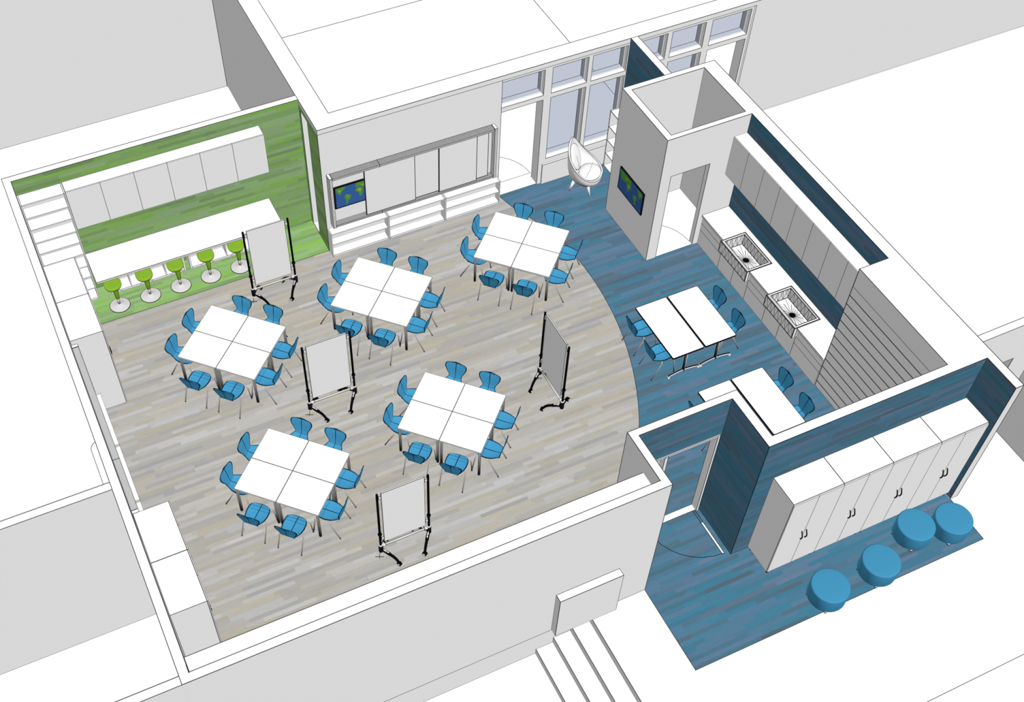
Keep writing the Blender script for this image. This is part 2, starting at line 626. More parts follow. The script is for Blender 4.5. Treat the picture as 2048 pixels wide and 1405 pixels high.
for i, (a, b) in enumerate(FR):
    spans = [(2.447, 3.09)] + ([] if i in (0, 5) else [(0.682, 2.335)])
    for z0, z1 in spans:
        n += 1
        f = MB()
        t = 0.012
        f.box(a, a + t, 17.80, 17.83, z0, z1, 'white', None)
        f.box(b - t, b, 17.80, 17.83, z0, z1, 'white', None)
        f.box(a + t, b - t, 17.80, 17.83, z0, z0 + t, 'white', None)
        f.box(a + t, b - t, 17.80, 17.83, z1 - t, z1, 'white', None)
        w = struct('window_%d' % n, f)
        pm = MB()
        pm.box(a + t, b - t, 17.812, 17.818, z0 + t, z1 - t, 'glass', None)
        p = pm.build('pane', w)
        p['label'] = 'pale blue tinted glass pane'
# low apron panel under the windows
g = MB()
g.box(10.51, 12.08, 17.655, 17.695, 0, 0.55, 'white', None)
g.path([(10.51, 17.655, 0), (10.51, 17.655, 0.55), (12.08, 17.655, 0.55)], 0.009)
g.path([(10.51, 17.655, 0.55), (10.51, 17.695, 0.55), (12.08, 17.695, 0.55)], 0.008)
g.line((10.51, 17.655, 0), (12.08, 17.655, 0), 0.008)
struct('baseboard_back', g)
# long wall to the right of the window wall
g = MB()
g.box(15.49, 60.0, 17.735, 17.955, 0, 3.14, 'white', None)
g.line((15.49, 17.735, 0), (60.0, 17.735, 0), 0.009)
struct('wall_far_right', g)
# entrance door frame with sidelight
g = MB()
for x0, x1 in ((9.075, 9.115), (8.055, 8.115), (7.60, 7.64)):
    g.box(x0, x1, 8.87, 9.02, 0, 2.30, 'white', None)
g.box(7.60, 9.115, 8.87, 9.02, 2.262, 2.30, 'white', None)
g.box(7.64, 8.055, 8.87, 9.02, 0, 0.08, 'white', None)
for x in (9.075, 9.115, 8.055, 8.115):
    g.line((x, 8.87, 0), (x, 8.87, 2.29), 0.008)
for x in (9.075, 8.055):
    g.line((x, 9.02, 0), (x, 9.02, 2.262), 0.008)
g.line((7.60, 8.87, 2.262), (9.075, 8.87, 2.262), 0.008)
g.line((7.60, 8.87, 2.30), (9.115, 8.87, 2.30), 0.008)
g.box(7.64, 8.055, 8.985, 9.0, 0.08, 2.262, 'white', None)
struct('door_1', g)
# --- buildings around
g = MB()
g.box(-40, 5.48, 24.67, 30, -0.9, 9.0, 'white', None)
g.line((-40, 24.67, LOW), (5.48, 24.67, LOW), 0.012)
g.line((5.47, 24.66, LOW), (5.47, 24.66, 3.14), 0.012)
struct('building_exterior_back', g)
g = MB()
g.box(-30, XLO - 0.001, 11.345, 11.485, LOW, H, 'white', None)
g.line((-30, 11.345, H), (XLO, 11.345, H), 0.008)
g.line((-30, 11.485, H), (XLO, 11.485, H), 0.011)
g.line((-30, 11.345, LOW), (XLO, 11.345, LOW), 0.008)
g.line((-30, 11.485, LOW), (XLO, 11.485, LOW), 0.008)
struct('wall_neighbour_left', g)
g = MB()
g.box(-30, XLO - 0.001, YFO, YF, LOW, H, 'white', None)
g.line((-30, YFO, H), (XLO, YFO, H), 0.008)
g.line((-30, YF, H), (XLO, YF, H), 0.011)
g.line((XLO, YFO, H), (XLO, YF, H), 0.007)
struct('wall_neighbour_front', g)
g = MB()
g.box(13.561, 14.0, 8.15, 8.29, 0, H, 'white', None)
g.box(14.0, 14.655, 8.15, 8.29, 2.275, H, 'white', None)
g.box(14.655, 25, 8.15, 8.29, 0, H, 'white', None)
g.line((13.561, 8.15, H), (25, 8.15, H), 0.008)
g.line((13.561, 8.29, H), (25, 8.29, H), 0.010)
g.path([(14.0, 8.15, 0), (14.0, 8.15, 2.275), (14.655, 8.15, 2.275), (14.655, 8.15, 0)], 0.009)
struct('wall_neighbour_right', g)
g = MB()
g.box(15.18, 25, 0, 8.149, 0, H, 'white', None)
g.line((15.18, 0, 0), (15.18, 8.149, 0), 0.009)
g.line((15.18, 8.149, 0), (15.18, 8.149, H), 0.009)
struct('building_exterior_right', g)
# --- steps down to the lower ground
g = MB()
for k, x in enumerate((6.331, 6.0, 5.675, 5.35)):
    z1 = -0.165 * k - 0.012
    z0 = z1 - 0.165
    if k:
        g.box(x, (6.331, 6.0, 5.675, 5.35)[k - 1], 4.17, YFO - 0.001, LOW - 0.005, z1, 'white', None)
    g.line((x, 4.17, z1), (x, YFO, z1), 0.010)
    g.line((x, 4.17, max(z0, LOW)), (x, YFO, max(z0, LOW)), 0.008)
    if k:
        g.line((x, YFO, z1), (x, YFO, max(z0, LOW)), 0.009)
        g.line((x, YFO, z1), ((6.331, 6.0, 5.675, 5.35)[k - 1], YFO, z1), 0.008)
struct('steps_path', g)

# =========================================================== things
o = bx('wall_block', None, 5.60, 6.77, 7.73, 7.875, 0.04, 1.215, 'white', 0.009, origin=(6.18, 7.80, 0.04))
tag(o, 'blank grey rectangular slab fixed to the outside wall above the white steps', 'panel')
m = MB()
corner = [(-0.275, 12.3), (-0.275, 14.10)] + [(-0.28 - 0.13 * math.sin(a), 13.94 + 0.16 * math.cos(a)) for a in [i * PI / 2 / 8 for i in range(9)]] + [(-0.41, 12.3)]
m.prism(corner, LOW, 1.0, 'white')
m.path([(x, y, 1.0) for x, y in corner[1:]], 0.010)
o = m.build('rounded_cabinet', None, (-0.33, 13.2, LOW))
tag(o, 'white cabinet with a rounded corner standing outside against the left wall', 'cabinet')

# ---------------------------------------------------------------- desks
DT = 0.735
CL = [
    ('by the green stools', 2.694, 15.533),
    ('before the sliding wall boards', 5.803, 15.538),
    ('touching the blue floor', 8.921, 15.546),
    ('in the middle of the floor', 5.806, 12.243),
    ('nearest the front left corner', 2.691, 12.239),
]
ANG = math.radians(-45.3)
DU, DV = 0.8075, 0.7025


def make_desk():
    t = thing('student_desk', 'x', 'desk', group='white desks pushed together in fours')
    m = MB()
    m.box(-DU / 2 + 0.001, DU / 2 - 0.001, -DV / 2 + 0.001, DV / 2 - 0.001, DT - 0.028, DT, 'white', 0.006, faces={})
    m.build('tabletop', t)
    m = MB()
    x, y = DU / 2 - 0.05, DV / 2 - 0.05
    for s in (-1, 1):
        m.box(-x + 0.02, x - 0.02, s * y - 0.011, s * y + 0.011, DT - 0.075, DT - 0.0285, 'dmetal', None)
        m.box(s * x - 0.011, s * x + 0.011, -y + 0.02, y - 0.02, DT - 0.075, DT - 0.0285, 'dmetal', None)
    m.build('frame', t)
    for sx in (-1, 1):
        for sy in (-1, 1):
            m = MB()
            m.tube([(sx * (DU / 2 - 0.036), sy * (DV / 2 - 0.036), DT - 0.0285), (sx * (DU / 2 - 0.036), sy * (DV / 2 - 0.036), 0.03)],
                   0.024, 'dmetal', 12)
            for a in (0.6, 2.2, 3.8, 5.4):
                px, py = sx * (DU / 2 - 0.036) + 0.0235 * math.cos(a), sy * (DV / 2 - 0.036) + 0.0235 * math.sin(a)
                m.line((px, py, 0.03), (px, py, DT - 0.0285), 0.006, 'edge')
            leg = m.build('leg', t)
            m = MB()
            m.tube([(sx * (DU / 2 - 0.036), sy * (DV / 2 - 0.036), 0.03), (sx * (DU / 2 - 0.036), sy * (DV / 2 - 0.036), 0.0)], 0.026, 'char', 12)
            m.build('foot', leg)
    return t


def uv(cx, cy, u, v):
    c, s = math.cos(ANG), math.sin(ANG)
    return (cx + u * c - v * s, cy + u * s + v * c)


desk0, first = make_desk(), True
for nm, cx, cy in CL:
    for side, su, sv in (('left', -1, -1), ('right', 1, 1), ('back', -1, 1), ('front', 1, -1)):
        # desk towards each corner of the cluster
        x, y = uv(cx, cy, su * DU / 2, sv * DV / 2)
        lab = 'white desk at the %s corner of the cluster %s' % (side, nm)
        if first:
            desk0.location, desk0.rotation_euler = (x, y, 0), (0, 0, ANG)
            desk0['label'], first = lab, False
        else:
            dup(desk0, (x, y, 0), ANG, lab)


# ---------------------------------------------------------------- chairs
def interp(tab, t):
    for (a, *va), (b, *vb) in zip(tab, tab[1:]):
        if t <= b:
            k = (t - a) / (b - a)
            k2 = k * k * (3 - 2 * k) * 0.5 + k * 0.5
            return [p + (q - p) * k2 for p, q in zip(va, vb)]
    return list(tab[-1][1:])


def shell(mb, tab, ts, bow, cross, th, extra):
    """tab: t -> (y, z, half width); columns with dark rim and dark centre line"""
    ss = [-1, -0.91, -0.6, -0.3, -0.035, 0.035, 0.3, 0.6, 0.91, 1]
    top, bot = [], []
    P = []
    for t in ts:
        y, z, w = interp(tab, t)
        P.append((y, z, w))
    for j, (y, z, w) in enumerate(P):
        ya, za, _ = P[max(0, j - 1)]
        yb, zb, _ = P[min(len(P) - 1, j + 1)]
        d = Vector((0, yb - ya, zb - za)).normalized()
        nrm = Vector((1, 0, 0)).cross(d).normalized()
        rt, rb = [], []
        for s in ss:
            b = bow(ts[j]) * s * s
            p = Vector((s * w, y, z)) + d * b + nrm * (cross(ts[j]) * s * s)
            rt.append(p + nrm * (th / 2))
            rb.append(p - nrm * (th / 2))
        top.append(rt)
        bot.append(rb)

    def mats(j, i):
        if i in (0, 8) or j == 0 and extra.get('first') or j == len(ts) - 2:
            return 'chairline'
        if i == 4 or j in extra.get('rows', ()):
            return 'chairline'
        if (j, i) in extra.get('cells', ()):
            return 'chairline'
        return 'chair'

    mb.grid(top, 'chair', mats)
    mb.grid(bot, 'chair', mats, flip=True)
    # rim faces
    n, k = len(ts), len(ss)
    for j in range(n - 1):
        mb.face([bot[j][0], bot[j + 1][0], top[j + 1][0], top[j][0]], 'chairline')
        mb.face([top[j][-1], top[j + 1][-1], bot[j + 1][-1], bot[j][-1]], 'chairline')
    for i in range(k - 1):
        mb.face([bot[0][i], top[0][i], top[0][i + 1], bot[0][i + 1]][::-1], 'chairline')
        mb.face([bot[-1][i], top[-1][i], top[-1][i + 1], bot[-1][i + 1]], 'chairline')


def make_chair():
    t = thing('school_chair', 'x', 'chair', group='blue shell chairs around the tables')
    SEAT = [(0, -0.215, 0.452, 0.128), (0.12, -0.165, 0.440, 0.155), (0.3, -0.09, 0.434, 0.190), (0.5, 0.0, 0.434, 0.208),
            (0.7, 0.09, 0.440, 0.208), (0.85, 0.16, 0.440, 0.198), (0.93, 0.20, 0.436, 0.180), (1.0, 0.235, 0.424, 0.135)]
    ts = [0, .06, .12, .2, .3, .4, .5, .6, .70, .715, .78, .85, .865, .91, .95, .975, 1.0]
    m = MB()
    shell(m, SEAT, ts, lambda q: -0.05 * max(0, q - 0.6) * 2.2, lambda q: 0.02, 0.012, {'rows': (8, 11)})
    m.build('seat', t)
    BACK = [(0, -0.215, 0.452, 0.128), (0.08, -0.229, 0.478, 0.126), (0.2, -0.238, 0.52, 0.136), (0.4, -0.252, 0.59, 0.176),
            (0.58, -0.264, 0.67, 0.211), (0.70, -0.275, 0.722, 0.216), (0.80, -0.285, 0.76, 0.206), (0.89, -0.292, 0.786, 0.180),
            (0.95, -0.297, 0.801, 0.145), (1.0, -0.300, 0.811, 0.085)]
    tb = [0, .05, .1, .2, .3, .4, .5, .6, .68, .75, .81, .86, .90, .94, .97, 1.0]
    m = MB()
    shell(m, BACK, tb, lambda q: -0.022 * max(0, q - 0.7) * 2.0, lambda q: -0.010 * min(1, q * 2.5), 0.012,
          {'cells': {(12, 3), (12, 5), (13, 3), (13, 5), (12, 4), (13, 4), (12, 2), (12, 6)}})
    m.build('backrest', t)
    for sx in (-1, 1):
        for sy in (-1, 1):
            m = MB()
            ky = 0.185 if sy > 0 else -0.06
            m.tube([(sx * 0.05, ky, 0.421), (sx * 0.185, ky, 0.417), (sx * 0.212, ky + sy * 0.006, 0.405), (sx * 0.2215, ky + sy * 0.018, 0.38),
                    (sx * 0.2245, sy * 0.254, 0.016)], 0.0115, 'metal', 9)
            leg = m.build('leg', t)
            m = MB()
            m.tube([(sx * 0.224, sy * 0.254, 0.018), (sx * 0.225, sy * 0.255, 0.0)], 0.0145, 'char', 9)
            m.build('foot', leg)
    return t


chair0, first = make_chair(), True


def put_chair(x, y, rz, label):
    global first
    if first:
        chair0.location, chair0.rotation_euler = (x, y, 0), (0, 0, rz)
        chair0['label'], first = label, False
    else:
        dup(chair0, (x, y, 0), rz, label)


SPOT = [   # u, v, facing, which of the two, edge of the cluster
    (-0.308, -0.892, 0.0, 'left', 'front'), (0.397, -0.892, 0.0, 'right', 'front'),
    (0.867, -0.374, PI / 2, 'nearer', 'right'), (0.867, 0.327, PI / 2, 'farther', 'right'),
    (-0.305, 0.765, PI, 'left', 'back'), (0.372, 0.765, PI, 'right', 'back'),
    (-0.837, -0.420, -PI / 2, 'nearer', 'left'), (-0.837, 0.272, -PI / 2, 'farther', 'left'),
]
for nm, cx, cy in CL:
    for u, v, rz, which, edge in SPOT:
        x, y = uv(cx, cy, u, v)
        put_chair(x, y, ANG + rz, '%s blue chair at the %s edge of the cluster %s' % (which, edge, nm))
for tn, dy in (('pair of tables facing the sinks', 0.0), ('tables half hidden by the vestibule wall', -2.30)):
    put_chair(10.14, 12.715 + dy, -PI / 2, 'farther blue chair on the left of the %s' % tn)
    put_chair(10.14, 12.037 + dy, -PI / 2, 'nearer blue chair on the left of the %s' % tn)
    put_chair(11.605, 12.675 + dy, PI / 2, 'farther blue chair on the cupboard side of the %s' % tn)
    put_chair(11.605, 12.005 + dy, PI / 2, 'nearer blue chair on the cupboard side of the %s' % tn)


# ---------------------------------------------------------------- flip-top tables
def make_flip():
    t = thing('folding_table', 'x', 'table', group='white wheeled folding tables')
    hx, hy = 0.352, 0.716
    m = MB()

    def rr(ex, ey, r, n=4):
        out = []
        for cx, cy, a0 in ((ex - r, ey - r, 0), (-ex + r, ey - r, PI / 2), (-ex + r, -ey + r, PI), (ex - r, -ey + r, 1.5 * PI)):
            out += [(cx + r * math.cos(a0 + i * PI / 2 / n), cy + r * math.sin(a0 + i * PI / 2 / n)) for i in range(n + 1)]
        return out

    o_, i_ = rr(hx, hy, 0.025), rr(hx - 0.012, hy - 0.012, 0.02)
    n = len(o_)
    m.face([(x, y, DT) for x, y in i_], 'white')
    m.face([(x, y, DT - 0.032) for x, y in o_[::-1]], 'black')
    for k in range(n):
        j = (k + 1) % n
        m.face([(*o_[k], DT), (*o_[j], DT), (*i_[j], DT), (*i_[k], DT)], 'black')
        m.face([(*o_[k], DT - 0.032), (*o_[j], DT - 0.032), (*o_[j], DT), (*o_[k], DT)], 'black')
    m.build('tabletop', t)
    m = MB()
    m.box(-0.022, 0.022, -0.60, 0.60, DT - 0.085, DT - 0.033, 'dmetal', None)
    m.build('stretcher', t)
    for s in (-1, 1):
        m = MB()
        m.tube([(0.045, (0.625 if s < 0 else 0.668) * s, 0.105), (0.03, (0.625 if s < 0 else 0.668) * s, DT - 0.033)], 0.024, 'chrome', 12)
        for a in (2.6, 3.4, 4.2):
            m.line((0.045 + 0.0245 * math.cos(a), (0.625 if s < 0 else 0.668) * s + 0.0245 * math.sin(a), 0.105),
                   (0.03 + 0.0245 * math.cos(a), (0.625 if s < 0 else 0.668) * s + 0.0245 * math.sin(a), DT - 0.033), 0.012, 'black')
        m.build('leg', t)
        m = MB()
        pts = []
        for k in range(13):
            q = -1 + 2 * k / 12
            pts.append((0.045 + q * 0.335, (0.625 if s < 0 else 0.668) * s, 0.118 - 0.058 * q * q))
        m.tube(pts, 0.019, 'chrome', 8)
        m.path([(p[0], p[1], p[2] + 0.017) for p in pts], 0.020, 'black')
        b = m.build('foot_bar', t)
        for q in (-1, 1):
            m = MB()
            m.tube([(0.045 + q * 0.335 - 0.022, (0.625 if s < 0 else 0.668) * s, 0.033), (0.045 + q * 0.335 + 0.022, (0.625 if s < 0 else 0.668) * s, 0.033)], 0.033, 'chrome', 14)
            m.tube([(0.045 + q * 0.335 - 0.025, (0.625 if s < 0 else 0.668) * s, 0.033), (0.045 + q * 0.335 + 0.025, (0.625 if s < 0 else 0.668) * s, 0.033)], 0.015, 'char', 10)
            m.tube([(0.045 + q * 0.335, (0.625 if s < 0 else 0.668) * s, 0.04), (0.045 + q * 0.335, (0.625 if s < 0 else 0.668) * s, 0.075)], 0.013, 'black', 8)
            m.build('caster', b)
    return t


f0 = make_flip()
f0.location = (10.488, 12.328, 0)
f0['label'] = 'left white folding table of the pair facing the sinks'
dup(f0, (11.214, 12.328, 0), 0, 'right white folding table of the pair facing the sinks')
dup(f0, (10.488, 10.028, 0), 0, 'left white folding table, mostly hidden behind the vestibule wall')
dup(f0, (11.214, 10.028, 0), 0, 'right white folding table nearest the slatted wall')


# ---------------------------------------------------------------- mobile whiteboards
def make_board():
    t = thing('mobile_whiteboard', 'x', 'whiteboard', group='wheeled whiteboards on the beige floor')
    hw = 0.457
    m = MB()
    m.box(-0.388, 0.388, -0.014, 0.014, 0.462, 1.962, 'white', 0.008)
    m.build('board_panel', t)
    for s in (-1, 1):
        m = MB()
        m.tube([(s * hw, 0, 0.19), (s * hw, 0, 1.955), (s * hw, 0, 1.972)], [0.0215, 0.0215, 0.012], 'black', 12)
        p = m.build('post', t)
        m = MB()
        m.lathe([(0.031, 0.705), (0.036, 0.712), (0.036, 0.74), (0.031, 0.747)], 'black', 14, (s * hw, 0, 0))
        m.build('collar', p)
        m = MB()
        m.lathe([(0.028, 0.165), (0.037, 0.175), (0.037, 0.372), (0.034, 0.384), (0.024, 0.386)], 'char', 16, (s * hw, 0, 0),
                mats=['char', 'char', 'chrome', 'chrome'])
        for a in range(8):
            an = a * PI / 4
            m.line((s * hw + 0.0365 * math.cos(an), 0.0365 * math.sin(an), 0.18), (s * hw + 0.0365 * math.cos(an), 0.0365 * math.sin(an), 0.36), 0.010, 'black')
        sl = m.build('socket', t)
        for z in (1.85, 0.60):
            m = MB()
            m.box(min(s * 0.386, s * 0.440), max(s * 0.386, s * 0.440), -0.016, 0.016, z - 0.045, z + 0.045, 'white', 0.010)
            m.build('clip', t)
        for d in (-1, 1):
            m = MB()
            base = Vector((s * hw, 0, 0))
            dx, dy = -s * 0.215, d * (0.295 if d < 0 else 0.26)
            P = [base + Vector((dx * q, dy * q, z)) for q, z in ((0.0, 0.235), (0.14, 0.235), (0.3, 0.225), (0.52, 0.205))]
            m.tube(P, 0.031, 'black', 10, mats=['black', 'char', 'black'])
            m.tube([P[1] + Vector((0, 0, 0.020)), P[2] + Vector((0, 0, 0.024))], 0.013, 'white', 8)  # white strips on the arm's top, here and next, are modelled-in highlights
            m.tube([P[2] + Vector((dx * .03, dy * .03, 0.024)), P[3] + Vector((-dx * .08, -dy * .08, 0.026))], 0.012, 'white', 8)
            Q = [base + Vector((dx * q, dy * q, z)) for q, z in ((0.5, 0.206), (0.68, 0.185), (0.84, 0.145), (0.95, 0.09), (0.985, 0.055))]
            m.tube(Q, [0.026, 0.026, 0.025, 0.024, 0.022], 'black', 10)
            arm = m.build('arm', t)
            m = MB()
            cx, cy = s * hw + dx, dy
            m.tube([(cx - 0.024, cy - 0.014, 0.044), (cx + 0.024, cy + 0.014, 0.044)], 0.044, 'black', 16)
            m.tube([(cx - 0.029, cy - 0.017, 0.044), (cx + 0.029, cy + 0.017, 0.044)], 0.022, 'chrome', 12)
            m.build('caster', arm)
    m = MB()
    m.tube([(-hw + 0.03, 0, 0.345), (hw - 0.03, 0, 0.345)], 0.021, 'chrome', 10)
    for a in (0.25, 1.3, 2.9, 4.2):
        m.line((-hw + 0.03, 0.0205 * math.cos(a), 0.345 + 0.0205 * math.sin(a)), (hw - 0.03, 0.0205 * math.cos(a), 0.345 + 0.0205 * math.sin(a)), 0.006)
    m.build('crossbar', t)
    for s in (-1, 1):
        m = MB()
        m.tube([(s * (hw - 0.092), 0, 0.345), (s * (hw - 0.082), 0, 0.345), (s * (hw - 0.03), 0, 0.345)], 0.028, 'chrome', 12, mats=['black', 'chrome'])
        m.build('crossbar_clamp', t)
    return t


b0 = make_board()
b0.location = (4.035, 10.39, 0)
b0['label'] = 'mobile whiteboard nearest the front wall'
dup(b0, (4.035, 13.815, 0), 0, 'mobile whiteboard standing between the four left desk clusters')
dup(b0, (4.035, 17.005, 0), 0, 'mobile whiteboard hiding the end of the bar counter')
dup(b0, (7.905, 12.29, 0), -PI / 2, 'mobile whiteboard seen at an angle near the curved floor joint')


def cross(x, y, label):
    m = MB()
    r, u = Vector((0.906, -0.4236, 0)), Vector((0.42, 0.907, 0))
    c = Vector((x, y, 0.004))
    m.line(c - r * 0.072, c + r * 0.072, 0.009, 'black')
    m.line(c - u * 0.03, c + u * 0.085, 0.009, 'black')
    o = m.build('floor_mark', None, (x, y, 0.0))
    tag(o, label, 'mark', 'small black crosses on the floor')


cross(3.542, 10.388, 'small black cross on the floor under the whiteboard nearest the front wall')
cross(3.542, 13.813, 'small black cross on the floor under the whiteboard between four desk clusters')
cross(3.543, 17.002, 'small black cross on the floor under the whiteboard by the bar counter')
cross(7.904, 12.775, 'small black cross on the floor under the angled whiteboard')


# ---------------------------------------------------------------- bar stools
def make_stool():
    t = thing('bar_stool', 'x', 'stool', group='green bar stools at the white counter')
    m = MB()
    m.lathe([(0.212, 0.0), (0.212, 0.008), (0.200, 0.011), (0.12, 0.022), (0.06, 0.040), (0.032, 0.06)], 'base', 44,
            mats=['edge', 'edge', 'base', 'base', 'base'])
    m.build('base', t)
    m = MB()
    m.tube([(0, 0, 0.045), (0, 0, 0.25)], 0.026, 'chrome', 16)
    for a in (2.9, 5.2, 0.6):
        m.line((0.0262 * math.cos(a), 0.0262 * math.sin(a), 0.05), (0.0262 * math.cos(a), 0.0262 * math.sin(a), 0.21), 0.006, 'edge')
    m.build('post', t)
    m = MB()
    m.lathe([(0.033, 0.205), (0.036, 0.21), (0.045, 0.34), (0.058, 0.46), (0.062, 0.50), (0.085, 0.575)], 'stool', 24)
    for a in (3.5, 5.4):
        m.path([((r + .001) * math.cos(a), (r + .001) * math.sin(a), z) for r, z in ((0.036, 0.21), (0.045, 0.34), (0.058, 0.46), (0.062, 0.5))], 0.007, 'stoolline')
    m.build('column', t)
    # seat: rounded square pan, higher at the back
    m = MB()
    n = 48
    rings = []

    def ring(k, z, dz):
        out = []
        for i in range(n):
            a = 2 * PI * i / n
            c, s = math.cos(a), math.sin(a)
            q = (abs(c) ** 2.4 + abs(s) ** 2.4) ** (-1 / 2.4)
            x, y = 0.172 * k * q * c, 0.185 * k * q * s
            out.append((x - 0.02, y, z + dz * y * 0.05))
        return out

    prof = [(0.30, 0.580), (0.62, 0.586), (0.86, 0.600), (0.96, 0.612), (1.0, 0.632), (1.0, 0.650), (0.985, 0.660), (0.94, 0.667), (0.6, 0.664), (0.25, 0.662), (0.02, 0.662)]
    rings = [ring(k, z, 1.0) for k, z in prof]
    m.grid(rings, 'stool', lambda j, i: 'stoolline' if j in (3,) else 'stool', closed=True)
    m.face(rings[-1], 'stool', True)
    m.face(rings[0][::-1], 'stool')
    m.build('seat', t)
    m = MB()
    pts = [(0.170 * math.cos(a), 0.165 * math.sin(a), 0.285) for a in [-0.25 + (PI + 0.5) * i / 18 for i in range(19)]]
    m.tube(pts, 0.012, 'metal', 8)
    m.tube([(0, 0.02, 0.30), (0, 0.165, 0.285)], 0.010, 'metal', 8)
    m.build('footrest', t)
    return t


s0 = make_stool()
ORD = ['leftmost of the five green bar stools, beside the corner bookcase', 'second green bar stool from the corner bookcase',
       'middle one of the five green bar stools at the counter', 'fourth green bar stool from the corner bookcase',
       'green bar stool partly behind the mobile whiteboard post']
for i in range(5):
    p = (1.045 + 0.646 * i, 18.05, 0)
    if i == 0:
        s0.location, s0['label'] = p, ORD[0]
    else:
        dup(s0, p, 0, ORD[i])

# ---------------------------------------------------------------- bar counter and low units under it
o = bx('bar_counter', None, 0.725, 4.618, 17.85, 18.712, 0.955, 1.0, 'white', 0.009, origin=(2.67, 18.28, 0.955))
tag(o, 'long white bar counter along the green wall above five green stools', 'counter')


def low_unit(name, label, x0, x1, y0, y1, z1, group, shelves=(), mid=None, rot=None, t=0.022):
    """open-fronted unit facing -y; parts: two sides, top, bottom, back, shelves"""
    th = thing(name, label, 'bookcase', ((x0 + x1) / 2, (y0 + y1) / 2, 0), 0, group)
    L = th.location

    def add(nm, *b):
        m = MB()
        m.box(*b, 'white', 0.0048)
        return m.build(nm, th, L)

    add('side_panel', x0, x0 + t, y0, y1, 0, z1)
    add('side_panel', x1 - t, x1, y0, y1, 0, z1)
    add('top_panel', x0 + t, x1 - t, y0, y1, z1 - t, z1)
    add('bottom_panel', x0 + t, x1 - t, y0, y1, 0, 0.05)
    m = MB()
    m.box(x0 + t, x1 - t, y1 - 0.008, y1, 0.05, z1 - t, 'white', None)
    m.build('back_panel', th, L)
    for z in shelves:
        add('shelf', x0 + t, x1 - t, y0 + 0.004, y1 - 0.008, z - t / 2, z + t / 2)
    for q in mid or ():
        add('divider', q - 0.012, q + 0.012, y0 + 0.002, y1 - 0.008, 0.05, z1 - t)
    return th


UG = 'open white units under the bar counter'
low_unit('low_bookcase', 'open white unit under the left half of the bar counter', 0.98, 2.571, 18.42, 18.71, 0.953, UG, (), (1.407, 2.155), t=0.04)
low_unit('low_bookcase', 'open white unit under the right half of the bar counter', 2.666, 4.27, 18.42, 18.71, 0.953, UG, (), (3.47,), t=0.04)

# tall corner bookcase
low_unit('tall_bookcase', 'tall open white bookcase in the corner of the green wall', -0.118, 0.722, 18.407, 18.71, 2.90, None,
         (2.552, 2.248, 1.909, 1.610, 1.291, 0.956, 0.655, 0.321), t=0.024)

# ---------------------------------------------------------------- wall cabinets


def wall_cabinet_y(label, x0, x1, yf, yb, z0, z1, n):
    t = thing('wall_cabinet', label, 'cabinet', ((x0 + x1) / 2, yb, z0))
    L = t.location
    m = MB()
    m.box(x0, x1, yf + 0.018, yb, z0, z1, 'white', 0.007)
    m.build('body', t, L)
    w = (x1 - x0) / n
    for k in range(n):
        m = MB()
        m.box(x0 + w * k + 0.0005, x0 + w * (k + 1) - 0.0005, yf, yf + 0.0178, z0 + 0.001, z1 - 0.001, 'white', 0.0042)
        m.build('door', t, L)
    return t


wall_cabinet_y('long white six-door wall cabinet on the green wall above the bar', 0.728, 4.630, 18.407, 18.712, 1.952, 2.912, 6)
t = thing('wall_cabinet', 'long white wall cabinet with eight doors above the sinks', 'cabinet', (13.32, 12.5, 1.82))
m = MB()
m.box(13.028, 13.321, 10.374, 14.64, 1.82, 2.79, 'white', 0.0055)
m.build('body', t, t.location)
for k in range(8):
    w = (14.64 - 10.374) / 8
    m = MB()
    m.box(13.01, 13.0278, 10.374 + w * k + 0.0005, 10.374 + w * (k + 1) - 0.0005, 1.821, 2.789, 'white', 0.0045)
    m.build('door', t, t.location)

# ---------------------------------------------------------------- sink run
ZC = 0.815
S1, S2 = (12.865, 13.825), (11.215, 12.175)
m = MB()
m.box(13.198, 13.322, 10.374, 14.642, ZC - 0.04, ZC, 'white', None)
for y0, y1 in ((10.374, S2[0] - 0.012), (S2[1] + 0.012, S1[0] - 0.012), (S1[1] + 0.012, 14.642)):
    m.box(12.665, 13.198, y0, y1, ZC - 0.04, ZC, 'white', None)
    m.line((12.665, y0, ZC), (12.665, y1, ZC), 0.009)
    m.line((12.665, y0, ZC - 0.04), (12.665, y1, ZC - 0.04), 0.008)
m.line((13.322, 10.374, ZC), (13.322, 14.642, ZC), 0.009)
m.line((12.665, 14.642, ZC), (13.322, 14.642, ZC), 0.009)
o = m.build('worktop', None, (13.0, 12.5, ZC - 0.04))
tag(o, 'long white worktop with two sinks along the blue wall', 'worktop')


def base_unit(label, y0, y1, sink):
    t = thing('base_cabinet', label, 'cabinet', (13.0, (y0 + y1) / 2, 0), 0, 'white base cabinets under the worktop')
    L = t.location
    m = MB()
    top = 0.545 if sink else ZC - 0.041
    m.box(12.712, 13.322, y0 + 0.001, y1 - 0.001, 0.0, top, 'white', None)
    m.build('body', t, L)
    if sink:
        ym = (y0 + y1) / 2
        for a, b in ((y0, ym), (ym, y1)):
            m = MB()
            m.box(12.692, 12.7118, a + 0.001, b - 0.001, 0.0, 0.545, 'white', 0.0055)
            m.build('door', t, L)
    else:
        for z0, z1 in ((0.0, 0.395), (0.395, 0.580), (0.580, ZC - 0.041)):
            m = MB()
            m.box(12.692, 12.7118, y0 + 0.001, y1 - 0.001, z0 + 0.001, z1 - 0.001, 'white', 0.0055)
            m.build('drawer', t, L)


base_unit('grey drawer cabinet between the closet doorway and the farther sink', 13.84, 14.64, False)
base_unit('two-door base cabinet under the farther sink', 12.857, 13.84, True)
base_unit('grey drawer cabinet between the two sinks', 12.19, 12.857, False)
base_unit('two-door base cabinet under the nearer sink', 11.205, 12.19, True)
base_unit('grey drawer cabinet against the slatted wall', 10.374, 11.205, False)


